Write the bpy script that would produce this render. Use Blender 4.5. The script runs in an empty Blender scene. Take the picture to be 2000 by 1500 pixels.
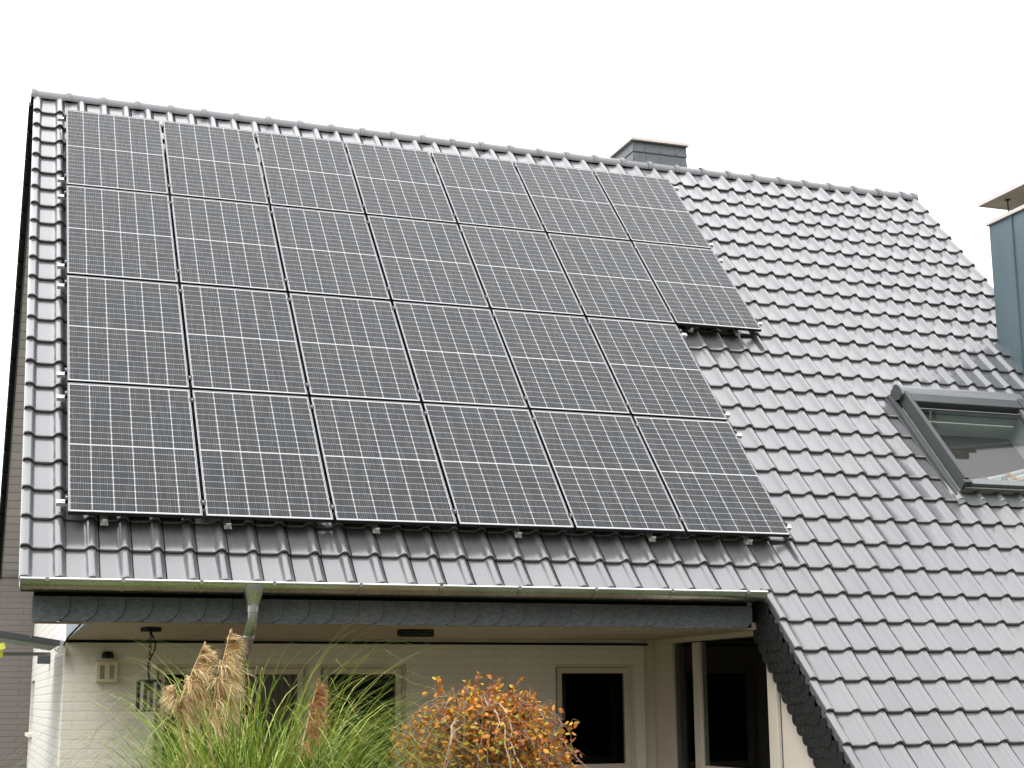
import bpy, bmesh, math, random
from mathutils import Vector, Matrix, Quaternion
R = random.Random(7)
sc = bpy.context.scene
COL = sc.collection
PI = math.pi
PITCH = 0.8373
CP, SP = math.cos(PITCH), math.sin(PITCH)
EYE = 3.12                                   # height of the lowest panel edge above the lawn

DT=.04                                       # the tiles lie 4 cm below the panel rails' datum
def RP(x, s, h):
    """point on the front roof slope: x along the ridge, s up the slope, h off the tile pans"""
    k=h-.14-DT
    return Vector((x, s*CP-k*SP, EYE+s*SP+k*CP))
def roof_z(y, h=0.0):
    s = (y+(h-.14-DT)*SP)/CP
    return RP(0, s, h).z

# ---------------------------------------------------------------- mesh builder
class MB:
    def __init__(self): self.v=[]; self.f=[]; self.m=[]
    def poly(self, pts, mi=0):
        b=len(self.v); self.v += [tuple(p) for p in pts]; self.f.append(tuple(range(b,b+len(pts)))); self.m.append(mi)
    def hexa(self, p, mi=0):
        """8 points: bottom ring 0-3, top ring 4-7"""
        b=len(self.v); self.v += [tuple(q) for q in p]
        for f in ((3,2,1,0),(4,5,6,7),(0,1,5,4),(1,2,6,5),(2,3,7,6),(3,0,4,7)):
            self.f.append(tuple(b+i for i in f)); self.m.append(mi)
    def box(self, x0,x1,y0,y1,z0,z1, mi=0):
        self.hexa([(x0,y0,z0),(x1,y0,z0),(x1,y1,z0),(x0,y1,z0),(x0,y0,z1),(x1,y0,z1),(x1,y1,z1),(x0,y1,z1)],mi)
    def rbox(self, x0,x1,s0,s1,h0,h1, mi=0):
        """box lying in the roof slope"""
        self.hexa([RP(x0,s0,h0),RP(x1,s0,h0),RP(x1,s1,h0),RP(x0,s1,h0),RP(x0,s0,h1),RP(x1,s0,h1),RP(x1,s1,h1),RP(x0,s1,h1)],mi)
    def prism(self, pts, d, mi=0):
        """polygon extruded by vector d"""
        d=Vector(d); b=len(self.v); n=len(pts)
        self.v += [tuple(p) for p in pts]+[tuple(Vector(p)+d) for p in pts]
        self.f.append(tuple(range(b+n-1,b-1,-1))); self.m.append(mi)
        self.f.append(tuple(range(b+n,b+2*n))); self.m.append(mi)
        for i in range(n):
            j=(i+1)%n; self.f.append((b+i,b+j,b+n+j,b+n+i)); self.m.append(mi)
    def tube(self, pts, rad, n=8, cap=True, mi=0):
        pts=[Vector(p) for p in pts]
        if not hasattr(rad,'__len__'): rad=[rad]*len(pts)
        b=len(self.v); up=None
        for i,p in enumerate(pts):
            t=(pts[min(i+1,len(pts)-1)]-pts[max(i-1,0)]).normalized()
            if up is None:
                a=Vector((0,0,1)) if abs(t.z)<.9 else Vector((1,0,0)); up=(a-t*a.dot(t)).normalized()
            else:
                up=(up-t*up.dot(t))
                up=up.normalized() if up.length>1e-6 else t.orthogonal().normalized()
            sd=t.cross(up)
            for k in range(n):
                a=2*PI*k/n; self.v.append(tuple(p+(up*math.cos(a)+sd*math.sin(a))*rad[i]))
        for i in range(len(pts)-1):
            for k in range(n):
                k2=(k+1)%n; self.f.append((b+i*n+k,b+i*n+k2,b+(i+1)*n+k2,b+(i+1)*n+k)); self.m.append(mi)
        if cap:
            self.f.append(tuple(b+k for k in range(n-1,-1,-1))); self.m.append(mi)
            e=b+(len(pts)-1)*n; self.f.append(tuple(e+k for k in range(n))); self.m.append(mi)
    def sweep(self, prof, path, closed=True, mi=0):
        """prof: list of lists of points, rings joined in order"""
        b=len(self.v); n=len(prof[0])
        for r in prof: self.v += [tuple(p) for p in r]
        for i in range(len(prof)-1):
            for k in range(n if closed else n-1):
                k2=(k+1)%n; self.f.append((b+i*n+k,b+i*n+k2,b+(i+1)*n+k2,b+(i+1)*n+k)); self.m.append(mi)
        if closed:
            self.f.append(tuple(b+k for k in range(n-1,-1,-1))); self.m.append(mi)
            e=b+(len(prof)-1)*n; self.f.append(tuple(e+k for k in range(n))); self.m.append(mi)
    def build(self, name, mat, parent=None, smooth=False, bevel=0, normals=True, angle=40):
        me=bpy.data.meshes.new(name); me.from_pydata(self.v,[],self.f)
        mats=mat if isinstance(mat,(list,tuple)) else [mat]
        for m_ in mats: me.materials.append(m_)
        if len(mats)>1: me.polygons.foreach_set('material_index',self.m)
        me.update()
        if normals:
            bm=bmesh.new(); bm.from_mesh(me); bmesh.ops.recalc_face_normals(bm,faces=bm.faces); bm.to_mesh(me); bm.free()
        if smooth:
            me.polygons.foreach_set('use_smooth',[True]*len(me.polygons))
            try: me.set_sharp_from_angle(angle=math.radians(angle))
            except Exception: pass
        o=bpy.data.objects.new(name,me); COL.objects.link(o)
        if parent is not None: o.parent=parent
        if bevel:
            b=o.modifiers.new('bevel','BEVEL'); b.width=bevel; b.segments=2; b.limit_method='ANGLE'
        return o
def tag(o,label=None,cat=None,group=None,kind=None):
    if label: o['label']=label
    if cat: o['category']=cat
    if group: o['group']=group
    if kind: o['kind']=kind
    return o
def empty(name,loc=(0,0,0)):
    o=bpy.data.objects.new(name,None); COL.objects.link(o); o.location=loc; o.empty_display_size=.1; return o
def at(o,loc):
    """move a mesh's coordinates so that its origin sits at loc"""
    o.data.transform(Matrix.Translation(-Vector(loc))); o.location=loc; return o

# ---------------------------------------------------------------- materials
class NT:
    def __init__(self,name):
        self.mat=bpy.data.materials.new(name); self.mat.use_nodes=True; self.t=self.mat.node_tree
        self.b=self.t.nodes['Principled BSDF']; self.out=self.t.nodes['Material Output']
    def n(self,ty,**kw):
        d=self.t.nodes.new(ty)
        for k,v in kw.items():
            if k in d.inputs.keys() if False else False: pass
            setattr(d,k,v)
        return d
    def l(self,a,b): self.t.links.new(a,b)
    def val(self,sock,v):
        if hasattr(v,'is_output') or hasattr(v,'links'): self.l(v,sock)
        else: sock.default_value=v
    def math(self,op,a,b=0,c=0):
        d=self.t.nodes.new('ShaderNodeMath'); d.operation=op
        for i,x in enumerate((a,b,c)): self.val(d.inputs[i],x)
        return d.outputs[0]
    def mix(self,f,a,b):
        d=self.t.nodes.new('ShaderNodeMix'); d.data_type='RGBA'
        self.val(d.inputs['Factor'],f)
        A=[i for i in d.inputs if i.name=='A' and i.type=='RGBA'][0]; B=[i for i in d.inputs if i.name=='B' and i.type=='RGBA'][0]
        for s_,v in ((A,a),(B,b)):
            if isinstance(v,(tuple,list)): s_.default_value=(*v[:3],1)
            else: self.l(v,s_)
        return [o for o in d.outputs if o.type=='RGBA'][0]
    def noise(self,scale,detail=3,vec=None,rough=.5,stretch=None):
        d=self.t.nodes.new('ShaderNodeTexNoise'); d.inputs['Scale'].default_value=scale; d.inputs['Detail'].default_value=detail
        d.inputs['Roughness'].default_value=rough
        if vec is None: vec=self.coord()
        if stretch:
            m=self.t.nodes.new('ShaderNodeMapping'); m.inputs['Scale'].default_value=stretch; self.l(vec,m.inputs['Vector']); vec=m.outputs[0]
        self.l(vec,d.inputs['Vector']); return d.outputs['Fac']
    def coord(self,k='Object'):
        d=self.t.nodes.new('ShaderNodeTexCoord'); return d.outputs[k]
    def ramp(self,f,stops,interp='LINEAR'):
        d=self.t.nodes.new('ShaderNodeValToRGB'); d.color_ramp.interpolation=interp
        el=d.color_ramp.elements
        while len(el)>1: el.remove(el[0])
        el[0].position=stops[0][0]; el[0].color=(*stops[0][1],1)
        for p,c in stops[1:]:
            e=el.new(p); e.color=(*c,1)
        self.l(f,d.inputs[0]); return d.outputs[0]
    def bump(self,h,strength=.3,dist=.01):
        d=self.t.nodes.new('ShaderNodeBump'); d.inputs['Strength'].default_value=strength; d.inputs['Distance'].default_value=dist
        self.l(h,d.inputs['Height']); self.l(d.outputs[0],self.b.inputs['Normal'])
    def island(self):
        return self.t.nodes.new('ShaderNodeNewGeometry').outputs['Random Per Island']
    def set(self,**kw):
        names=dict(col='Base Color',rough='Roughness',metal='Metallic',spec='Specular IOR Level',ior='IOR',coat='Coat Weight',coatr='Coat Roughness',trans='Transmission Weight',alpha='Alpha',sub='Subsurface Weight')
        for k,v in kw.items():
            s=self.b.inputs[names[k]]
            if isinstance(v,(tuple,list)): s.default_value=(*v[:3],1)
            elif isinstance(v,(int,float)): s.default_value=v
            else: self.l(v,s)
        return self
def simple(name,col,rough=.5,metal=0,var=.12,scale=6,bump=0,bscale=40,spec=.5,stretch=None):
    m=NT(name); f=m.noise(scale,4,stretch=stretch)
    c=m.mix(f,tuple(x*(1-var) for x in col),tuple(min(1,x*(1+var)) for x in col))
    m.set(col=c,metal=metal,spec=spec)
    m.set(rough=m.math('ADD',m.math('MULTIPLY',m.noise(scale*2,3,stretch=stretch),.16),rough-.08))
    if bump: m.bump(m.noise(bscale,4),bump,.01)
    return m.mat

def mat_tile():
    m=NT('engobed_roof_tile'); isl=m.island()
    big=m.noise(.35,4); fine=m.noise(9,5)
    c=m.ramp(isl,[(0,(.082,.081,.086)),(.5,(.096,.095,.101)),(1,(.112,.110,.115))])
    c=m.mix(m.math('MULTIPLY',big,.25),c,(.068,.064,.062))
    run=m.noise(1,5,stretch=(16,.9,.9))
    c=m.mix(m.math('MULTIPLY',m.ramp(run,[(.45,(0,0,0)),(.75,(1,1,1))]),.18),c,(.135,.13,.122))
    m.set(col=c,ior=1.72,spec=.5)
    r=m.math('ADD',m.math('ADD',m.math('MULTIPLY',fine,.10),m.math('MULTIPLY',run,.10)),.13)
    r=m.math('ADD',r,m.math('MULTIPLY',isl,.06))
    m.set(rough=r,coat=.6,coatr=.14)
    m.bump(m.noise(7,2),.05,.006)
    return m.mat
def mat_cells():
    m=NT('solar_cells'); uv=m.coord('UV')
    sep=m.t.nodes.new('ShaderNodeSeparateXYZ'); m.l(uv,sep.inputs[0])
    W,H=1.024,1.663
    x=m.math('MULTIPLY',sep.outputs[0],W); y=m.math('MULTIPLY',sep.outputs[1],H)
    px,py=.1682,.0812
    xx=m.math('SUBTRACT',x,(W-6*px)/2); cx=m.math('DIVIDE',xx,px); fx=m.math('FRACT',cx); ix=m.math('FLOOR',cx)
    yy=m.math('SUBTRACT',m.math('ABSOLUTE',m.math('SUBTRACT',y,H/2)),.0045); cy=m.math('DIVIDE',yy,py); fy=m.math('FRACT',cy); iy=m.math('FLOOR',cy)
    def edge(fr,pitch,w):   # 1 within w of either end of the cell
        d=m.math('MULTIPLY',m.math('MINIMUM',fr,m.math('SUBTRACT',1,fr)),pitch)
        return m.math('LESS_THAN',d,w),d
    ex,dx=edge(fx,px,.0021); ey,dy=edge(fy,py,.0013)
    corner=m.math('LESS_THAN',m.math('ADD',dx,dy),.0085)
    out=m.math('MAXIMUM',m.math('GREATER_THAN',m.math('ABSOLUTE',m.math('SUBTRACT',x,W/2)),3*px-.001),
        m.math('MAXIMUM',m.math('GREATER_THAN',yy,10*py-.001),m.math('LESS_THAN',yy,0.0)))
    line=m.math('MAXIMUM',m.math('MAXIMUM',ex,ey),m.math('MAXIMUM',out,corner))
    bus=m.math('LESS_THAN',m.math('ABSOLUTE',m.math('SUBTRACT',m.math('FRACT',m.math('MULTIPLY',cx,9.0)),.5)),.065)
    # every cell differs a little: bluish, neutral or brownish
    comb=m.t.nodes.new('ShaderNodeCombineXYZ'); m.l(ix,comb.inputs[0]); m.l(m.math('ADD',iy,m.math('MULTIPLY',m.math('GREATER_THAN',y,H/2),31)),comb.inputs[1])
    info=m.t.nodes.new('ShaderNodeObjectInfo'); m.l(m.math('MULTIPLY',info.outputs['Random'],97),comb.inputs[2])
    wn=m.t.nodes.new('ShaderNodeTexWhiteNoise'); wn.noise_dimensions='3D'; m.l(comb.outputs[0],wn.inputs['Vector'])
    big=m.noise(1.3,3)
    f=m.math('ADD',m.math('MULTIPLY',wn.outputs['Value'],.30),m.math('MULTIPLY',big,.70))
    cell=m.ramp(f,[(.28,(.007,.011,.018)),(.45,(.010,.012,.014)),(.60,(.013,.0125,.012)),(.78,(.022,.017,.012))])
    grain=m.noise(260,2,stretch=(1,1,1))
    cell=m.mix(m.math('MULTIPLY',grain,.4),cell,(.026,.026,.027))
    cb=m.t.nodes.new('ShaderNodeCombineXYZ'); m.l(m.math('FLOOR',m.math('MULTIPLY',cx,9.0)),cb.inputs[0]); m.l(m.math('FLOOR',m.math('MULTIPLY',y,6)),cb.inputs[1]); m.l(m.math('MULTIPLY',info.outputs['Random'],53),cb.inputs[2])
    wb=m.t.nodes.new('ShaderNodeTexWhiteNoise'); wb.noise_dimensions='3D'; m.l(cb.outputs[0],wb.inputs['Vector'])
    cell=m.mix(m.math('MULTIPLY',bus,.85),cell,m.ramp(wb.outputs['Value'],[(0,(.04,.04,.04)),(.5,(.10,.10,.099)),(1,(.21,.209,.205))]))
    c=m.mix(line,cell,(.50,.505,.51))
    m.set(col=c,rough=m.math('ADD',.14,m.math('MULTIPLY',m.noise(3,4),.08)),spec=.19)
    return m.mat
def mat_brick(name,col,mortar,bw=.25,bh=.083,axis='x',gap=.011,bump=.55,rough=.55,shift=.5):
    m=NT(name); sep=m.t.nodes.new('ShaderNodeSeparateXYZ'); m.l(m.coord('Object'),sep.inputs[0])
    comb=m.t.nodes.new('ShaderNodeCombineXYZ')
    gn=m.t.nodes.new('ShaderNodeNewGeometry'); sn=m.t.nodes.new('ShaderNodeSeparateXYZ'); m.l(gn.outputs['True Normal'],sn.inputs[0])
    side=m.math('GREATER_THAN',m.math('ABSOLUTE',sn.outputs[0]),.7)
    m.l(m.math('ADD',m.math('MULTIPLY',sep.outputs[1],side),m.math('MULTIPLY',sep.outputs[0],m.math('SUBTRACT',1,side))),comb.inputs[0]); m.l(sep.outputs[2],comb.inputs[1])
    br=m.t.nodes.new('ShaderNodeTexBrick'); m.l(comb.outputs[0],br.inputs['Vector'])
    br.offset=shift; br.inputs['Scale'].default_value=1; br.inputs['Brick Width'].default_value=bw; br.inputs['Row Height'].default_value=bh
    br.inputs['Mortar Size'].default_value=gap; br.inputs['Mortar Smooth'].default_value=.35
    br.inputs['Color1'].default_value=(*col,1); br.inputs['Color2'].default_value=(*[x*.96 for x in col],1); br.inputs['Mortar'].default_value=(*mortar,1)
    n=m.noise(2.2,5)
    c=m.mix(m.math('MULTIPLY',n,.20),br.outputs['Color'],tuple(x*.74 for x in col))
    st=m.noise(3,6,rough=.7,stretch=(1,1,.18))
    c=m.mix(m.math('MULTIPLY',m.ramp(st,[(.52,(0,0,0)),(.80,(1,1,1))]),.35),c,tuple(x*y for x,y in zip(col,(.66,.62,.54))))
    m.set(col=c,rough=rough,spec=.35)
    h=m.math('ADD',m.math('SUBTRACT',1,br.outputs['Fac']),m.math('MULTIPLY',m.noise(45,4),.25))
    m.bump(h,bump,.008)
    return m.mat
def mat_boards(name,col,axis,pitch,gapcol,gap=.08,rough=.6):
    m=NT(name); sep=m.t.nodes.new('ShaderNodeSeparateXYZ'); m.l(m.coord('Object'),sep.inputs[0])
    q=m.math('DIVIDE',sep.outputs['xyz'.index(axis)],pitch); fr=m.math('FRACT',q)
    wn=m.t.nodes.new('ShaderNodeTexWhiteNoise'); wn.noise_dimensions='1D'; m.l(m.math('FLOOR',q),wn.inputs['W'])
    c=m.mix(wn.outputs['Value'],tuple(x*.92 for x in col),tuple(x*1.06 for x in col))
    c=m.mix(m.math('MULTIPLY',m.noise(4,5),.2),c,tuple(x*.8 for x in col))
    c=m.mix(m.math('LESS_THAN',fr,gap),c,gapcol)
    m.set(col=c,rough=rough,spec=.3); m.bump(m.math('GREATER_THAN',fr,gap),.5,.006)
    return m.mat
def mat_slate(name,a,b,rough=.48):
    m=NT(name); isl=m.island()
    c=m.ramp(isl,[(0,a),(1,b)])
    n=m.noise(20,7,rough=.7,stretch=(1,1,2.0))
    c=m.mix(m.ramp(n,[(.38,(0,0,0)),(.68,(1,1,1))]),tuple(x*.9 for x in a),m.mix(.5,c,tuple(x*1.35 for x in b)))
    m.set(col=c,spec=.45,rough=m.math('ADD',m.math('MULTIPLY',n,.25),rough-.12)); m.bump(n,.35,.008)
    return m.mat
def mat_zinc(name,col,rough=.34,metal=.75,stain=None):
    m=NT(name); n=m.noise(5,5,stretch=(1,1,.35))
    c=m.mix(n,tuple(x*.82 for x in col),tuple(x*1.15 for x in col))
    if stain: c=m.mix(m.math('MULTIPLY',m.ramp(m.noise(3.5,5),[(.45,(0,0,0)),(.7,(1,1,1))]),.6),c,stain)
    m.set(col=c,metal=metal,rough=m.math('ADD',rough-.1,m.math('MULTIPLY',m.noise(11,4),.2)))
    m.bump(m.noise(7,3),.06,.01)
    return m.mat
def mat_glass(name,tint=.75,refl_rough=.02,ior=1.45,refl=1.0):
    m=NT(name); t=m.t; t.nodes.remove(m.b)
    tr=t.nodes.new('ShaderNodeBsdfTransparent'); tr.inputs[0].default_value=(tint,tint*1.01,tint,1)
    gl=t.nodes.new('ShaderNodeBsdfGlossy'); gl.inputs['Roughness'].default_value=refl_rough; gl.inputs[0].default_value=(refl,refl,refl,1)
    ge=t.nodes.new('ShaderNodeNewGeometry'); dp=t.nodes.new('ShaderNodeVectorMath'); dp.operation='DOT_PRODUCT'
    m.l(ge.outputs['Normal'],dp.inputs[0]); m.l(ge.outputs['Incoming'],dp.inputs[1])
    f0=((ior-1)/(ior+1))**2
    fr=m.math('ADD',f0,m.math('MULTIPLY',1-f0,m.math('POWER',m.math('SUBTRACT',1,m.math('ABSOLUTE',dp.outputs['Value'])),5)))
    mx=t.nodes.new('ShaderNodeMixShader'); m.l(fr,mx.inputs[0]); m.l(tr.outputs[0],mx.inputs[1]); m.l(gl.outputs[0],mx.inputs[2]); m.l(mx.outputs[0],m.out.inputs['Surface'])
    return m.mat
def mat_leaf(name,stops,rough=.5,trans=.25):
    m=NT(name); isl=m.island(); c=m.ramp(isl,stops)
    c=m.mix(m.math('MULTIPLY',m.noise(18,3),.35),c,tuple(x*.6 for x in stops[len(stops)//2][1]))
    m.set(col=c,rough=rough,spec=.35)
    t=m.t; tl=t.nodes.new('ShaderNodeBsdfTranslucent'); m.l(c,tl.inputs[0])
    mx=t.nodes.new('ShaderNodeMixShader'); mx.inputs[0].default_value=trans
    m.l(m.b.outputs[0],mx.inputs[1]); m.l(tl.outputs[0],mx.inputs[2]); m.l(mx.outputs[0],m.out.inputs['Surface'])
    return m.mat

M={}
M['tile']=mat_tile()
M['ridge']=simple('ridge_tile',(.13,.132,.138),.30,0,.08,5,.06,30,.7)
M['cells']=mat_cells()
M['black_metal']=simple('black_anodised',(.012,.012,.013),.38,.3,.2)
M['alu']=simple('bright_aluminium',(.36,.36,.365),.38,.6,.06)
M['alu_rail']=simple('rail_aluminium',(.74,.73,.70),.36,.6,.08)
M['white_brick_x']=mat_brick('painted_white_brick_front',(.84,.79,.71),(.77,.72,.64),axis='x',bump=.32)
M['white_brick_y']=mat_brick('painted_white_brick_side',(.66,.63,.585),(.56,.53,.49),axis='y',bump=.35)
M['plaster']=simple('cream_plaster',(.68,.62,.53),.6,0,.05,3,.08,60,.3)
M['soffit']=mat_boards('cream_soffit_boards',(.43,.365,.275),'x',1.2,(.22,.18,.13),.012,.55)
M['clad']=mat_brick('taupe_clinker',(.185,.162,.153),(.12,.105,.10),.6,.0765,'x',.006,.4,.6)
M['verge_boards']=mat_boards('taupe_soffit_boards',(.50,.462,.462),'z',.095,(.20,.18,.175),.09)
M['slate']=mat_slate('grey_slate',(.075,.084,.092),(.125,.135,.145))
M['dark_slate_and_shade']=mat_slate('dark_slate_and_shade',(.008,.009,.009),(.022,.026,.025))
M['chimney_slate']=mat_slate('chimney_slate',(.095,.102,.112),(.135,.143,.155))
M['gutter']=mat_zinc('weathered_gutter_zinc',(.50,.51,.47),.26,.9,(.30,.31,.22))
M['rim']=mat_zinc('gutter_bead_zinc',(.78,.79,.78),.3,.8)
M['pipe']=mat_zinc('downpipe_zinc',(.44,.45,.445),.27,.95)
M['zinc_blue']=mat_zinc('prepatinated_zinc',(.125,.178,.198),.42,.35)
M['pale_cap']=simple('pale_cap_sheet',(.66,.60,.56),.5,.1,.08)
M['slab']=simple('brown_cover_slab',(.40,.35,.29),.7,0,.15,5,.2)
M['frame_dark']=simple('graphite_window_metal',(.062,.066,.068),.48,.1,.12,spec=.35)
M['frame_light']=simple('grey_window_metal',(.16,.165,.168),.40,.25,.08)
M['frame_cream']=simple('cream_window_frame',(.66,.60,.50),.42,0,.05)
M['flash']=simple('lead_grey_flashing',(.075,.08,.082),.5,.2,.15,8,.15,20)
M['shade_and_rubber']=simple('black_shade',(.006,.006,.006),.8,0,.1,spec=.1)  # near-black for painted shade in gaps and joints, also backings and the cable
M['glass']=mat_glass('window_glass',.72,.015,1.3,.4)
M['roof_glass']=mat_glass('roof_window_glass',.82,.015,1.42,.75)
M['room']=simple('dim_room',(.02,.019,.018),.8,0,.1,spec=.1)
M['attic']=simple('grey_attic',(.085,.08,.076),.8,0,.1,spec=.1)
M['lining']=simple('white_reveal',(.56,.585,.53),.6,0,.05,spec=.2)
M['curtain_grey']=simple('grey_curtain',(.62,.58,.54),.8,0,.12,9,spec=.1,stretch=(6,6,.4))
M['curtain_red']=simple('red_curtain',(.50,.09,.05),.8,0,.2,9,spec=.1,stretch=(6,6,.4))
M['siren']=simple('cream_plastic',(.66,.60,.43),.45,0,.05)
M['slot']=simple('shadow_slot',(.10,.085,.055),.7,0,.1)
M['lamp_black']=simple('black_lamp_metal',(.010,.010,.010),.55,0,.1,spec=.2)
M['lamp_pane']=mat_glass('lantern_glass',.93,.02,1.3,.6)
M['wood']=simple('brown_batten',(.20,.145,.09),.6,0,.2)
M['canopy_sheet']=simple('fluted_sheet',(.42,.45,.50),.3,0,.06)
M['bark']=simple('pale_bark',(.33,.265,.22),.75,0,.25,20,.3)
M['twig']=simple('brown_twig',(.17,.11,.08),.8,0,.25,20)
M['red_leaf']=simple('red_leaf',(.35,.03,.03),.5)
M['blade']=mat_leaf('grass_blade',[(0,(.040,.105,.010)),(.3,(.10,.22,.018)),(.58,(.24,.37,.04)),(.80,(.48,.52,.11)),(.94,(.58,.50,.20)),(1,(.40,.25,.09))],.38,.22)
M['plume']=mat_leaf('pampas_plume',[(0,(.46,.30,.12)),(.5,(.72,.54,.29)),(1,(.90,.77,.54))],.7,.3)
M['plume_dark']=mat_leaf('pampas_plume_dark',[(0,(.30,.14,.05)),(.5,(.48,.25,.10)),(1,(.60,.38,.18))],.7,.3)
M['autumn']=mat_leaf('autumn_leaf',[(0,(.14,.04,.018)),(.24,(.40,.095,.02)),(.54,(.66,.22,.025)),(.77,(.74,.39,.035)),(.90,(.50,.46,.05)),(1,(.18,.34,.05))],.4,.28)
M['lime_leaf']=mat_leaf('lime_leaf',[(0,(.42,.45,.03)),(1,(.58,.55,.06))],.45,.35)

# ---------------------------------------------------------------- ground
def ground():
    m=NT('lawn'); c=m.ramp(m.noise(1.5,6),[(.3,(.028,.040,.014)),(.55,(.048,.058,.022)),(.75,(.075,.066,.036))])
    m.set(col=c,rough=.85,spec=.2); m.bump(m.noise(60,4),.6,.03)
    b=MB(); b.poly([(-250,-250,0),(250,-250,0),(250,250,0),(-250,250,0)])
    tag(b.build('ground',m.mat),kind='structure')
    m=NT('terrace_paving'); br=m.t.nodes.new('ShaderNodeTexBrick'); m.l(m.coord('Object'),br.inputs['Vector'])
    br.inputs['Scale'].default_value=1; br.inputs['Brick Width'].default_value=.4; br.inputs['Row Height'].default_value=.4; br.inputs['Mortar Size'].default_value=.008
    br.inputs['Color1'].default_value=(.15,.10,.05,1); br.inputs['Color2'].default_value=(.13,.086,.042,1); br.inputs['Mortar'].default_value=(.06,.055,.045,1)
    m.set(col=m.mix(m.math('MULTIPLY',m.noise(3,5),.4),br.outputs['Color'],(.12,.105,.08)),rough=.7)
    b=MB(); b.box(-.3,5.9,-.9,2.19,-.05,.04)
    tag(b.build('terrace_paving',m.mat),kind='structure')
ground()

# ---------------------------------------------------------------- the house
house=empty('house',(3,2.2,0))
tag(house,'white brick house with steep grey tiled roof, shaded porch and low wing','house')
HINV=Matrix.Translation(-Vector((3,2.2,0)))
def part(b,name,mat,parent=None,**kw):
    """child mesh with coordinates kept in world space"""
    o=b.build(name,mat,None,**kw)
    p=parent or house
    o.parent=p
    if parent is None: o.matrix_parent_inverse=HINV
    return o

# ---- roof tiles
TW,TL=.2505,.3453
X0,S0=-.0065,-.608
PROF=[(.0030,-.010),(.0035,.002),(.010,.0005),(.05,-.0005),(.10,0),(.134,.0015),(.146,.007),(.157,.020),(.167,.031),(.179,.0375),(.193,.0395),(.207,.037),(.219,.029),(.229,.015),(.237,.005),(.2448,.001),(.2455,-.016)]
VERGE=[(0,-.034),(0,-.002),(0,.020),(.006,.032),(.022,.0385),(.045,.0395),(.066,.034),(.077,.022),(.088,.008),(.10,.0015),(.15,-.0005),(.205,.0005),(.231,.003),(.243,.010),(.253,.023),(.264,.033),(.279,.0385),(.292,.0395),(.306,.036),(.317,.026),(.325,.012),(.331,.004),(.3368,.001),(.3372,-.016)]
LAST=PROF[:-3]+[(.235,.008),(.243,.002),(.249,-.004),(.249,-.04)]
ALONG=[(.004,-.031),(-.004,-.021),(-.0055,-.011),(-.002,-.0035),(.006,-.0005),(.02,0),(.10,0),(.22,0),(.40,0)]
CUTL=[p for p in PROF if p[0]<=.11]+[(.124,.001),(.1245,-.016)]
CUTR=[(.150,-.010)]+[p for p in PROF if p[0]>.155]
roofmb=MB()
def tile(prof,x,s,bx=0.0):
    t=.031
    dh=R.uniform(-.0012,.0012); sk=R.uniform(-.0012,.0012); ds=R.uniform(-.0025,.0025); roll=R.uniform(-.006,.006)
    n=len(prof); b=len(roofmb.v)
    um=prof[-1][0]/2
    for (v,dz) in ALONG:
        for (u,h) in prof:
            hh=h
            if v<.05 and h>.004: hh=h*(1+.10*(1-max(v,0)/.05))     # the roll flares a little at its nose
            base=t*(1-v/TL*.96)+dh+roll*(u-um)
            roofmb.v.append(tuple(RP(x+u+sk*v,s+v+ds,base+hh+dz)))
    for i in range(len(ALONG)-1):
        for k in range(n-1):
            a=b+i*n+k; roofmb.f.append((a,a+1,a+n+1,a+n)); roofmb.m.append(0)
WX0,WX1,WS0,WS1=8.74,10.30,.90,2.50          # roof window
for j in range(-9,23):
    s=S0+TL*j
    left=(-.345 if j>=0 else X0+25*TW-.3395)
    tile(VERGE,left+ .0,s)
    for k in range(0 if j>=0 else 25,46):
        x=X0+TW*k
        if j in (5,6,7,8) and 34<=k<=41:
            if k==34: tile(CUTL,x,s)
            if k==41: tile(CUTR,x,s)
            continue
        if j==4 and 35<=k<=41:                 # shortened course under the window apron
            pass
        tile(LAST if k==45 else PROF,x,s)
roof=part(roofmb,'roof',M['tile'],smooth=True,angle=50)

# under-tile deck, four pieces round the roof window
b=MB()
def deck(x0,x1,s0,s1): b.rbox(x0,x1,s0,s1,-.16,-.035)
deck(-.325,WX0-.02,-.55,7.30); deck(WX1+.02,11.46,-.55,7.30); deck(WX0-.02,WX1+.02,-.55,WS0-.02); deck(WX0-.02,WX1+.02,WS1+.02,7.30)
deck(5.94,11.46,-3.6,-.55)
part(b,'roof_deck',M['frame_dark'],roof)
# ---- back slope
RY,RZ=5.145,8.535
def BP(x,q,h): return Vector((x,RY+q*CP+h*SP,RZ-q*SP+h*CP))     # q down the back slope
b=MB()
for j in range(22):
    q0=.10+j*.3425; q1=q0+.36
    b.hexa([BP(-.30,q0,-.03),BP(11.4,q0,-.03),BP(11.4,q1,-.003),BP(-.30,q1,-.003),BP(-.30,q0,-.005),BP(11.4,q0,-.005),BP(11.4,q1,.022),BP(-.30,q1,.022)])
part(b,'back_slope',M['tile'],roof)
b=MB()
for j in range(22):        # stepped verge tiles of the back slope with their downturned flanges
    q0=.10+j*.3425; q1=q0+.352
    b.hexa([BP(-.392,q0,-.095),BP(-.374,q0,-.095),BP(-.374,q1,-.068),BP(-.392,q1,-.068),BP(-.392,q0,.03),BP(-.374,q0,.03),BP(-.374,q1,.055),BP(-.392,q1,.055)])
    b.hexa([BP(-.373,q0,-.04),BP(-.302,q0,-.04),BP(-.302,q1,-.016),BP(-.373,q1,-.016),BP(-.373,q0,.03),BP(-.302,q0,.03),BP(-.302,q1,.055),BP(-.373,q1,.055)])
    b.tube([BP(-.383,q1-.03,-.07),BP(-.383,q1-.03,-.125)],.012,6)
part(b,'verge_tiles',M['dark_slate_and_shade'],roof)  # near-black colour paints in the shade under the overhang
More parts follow.
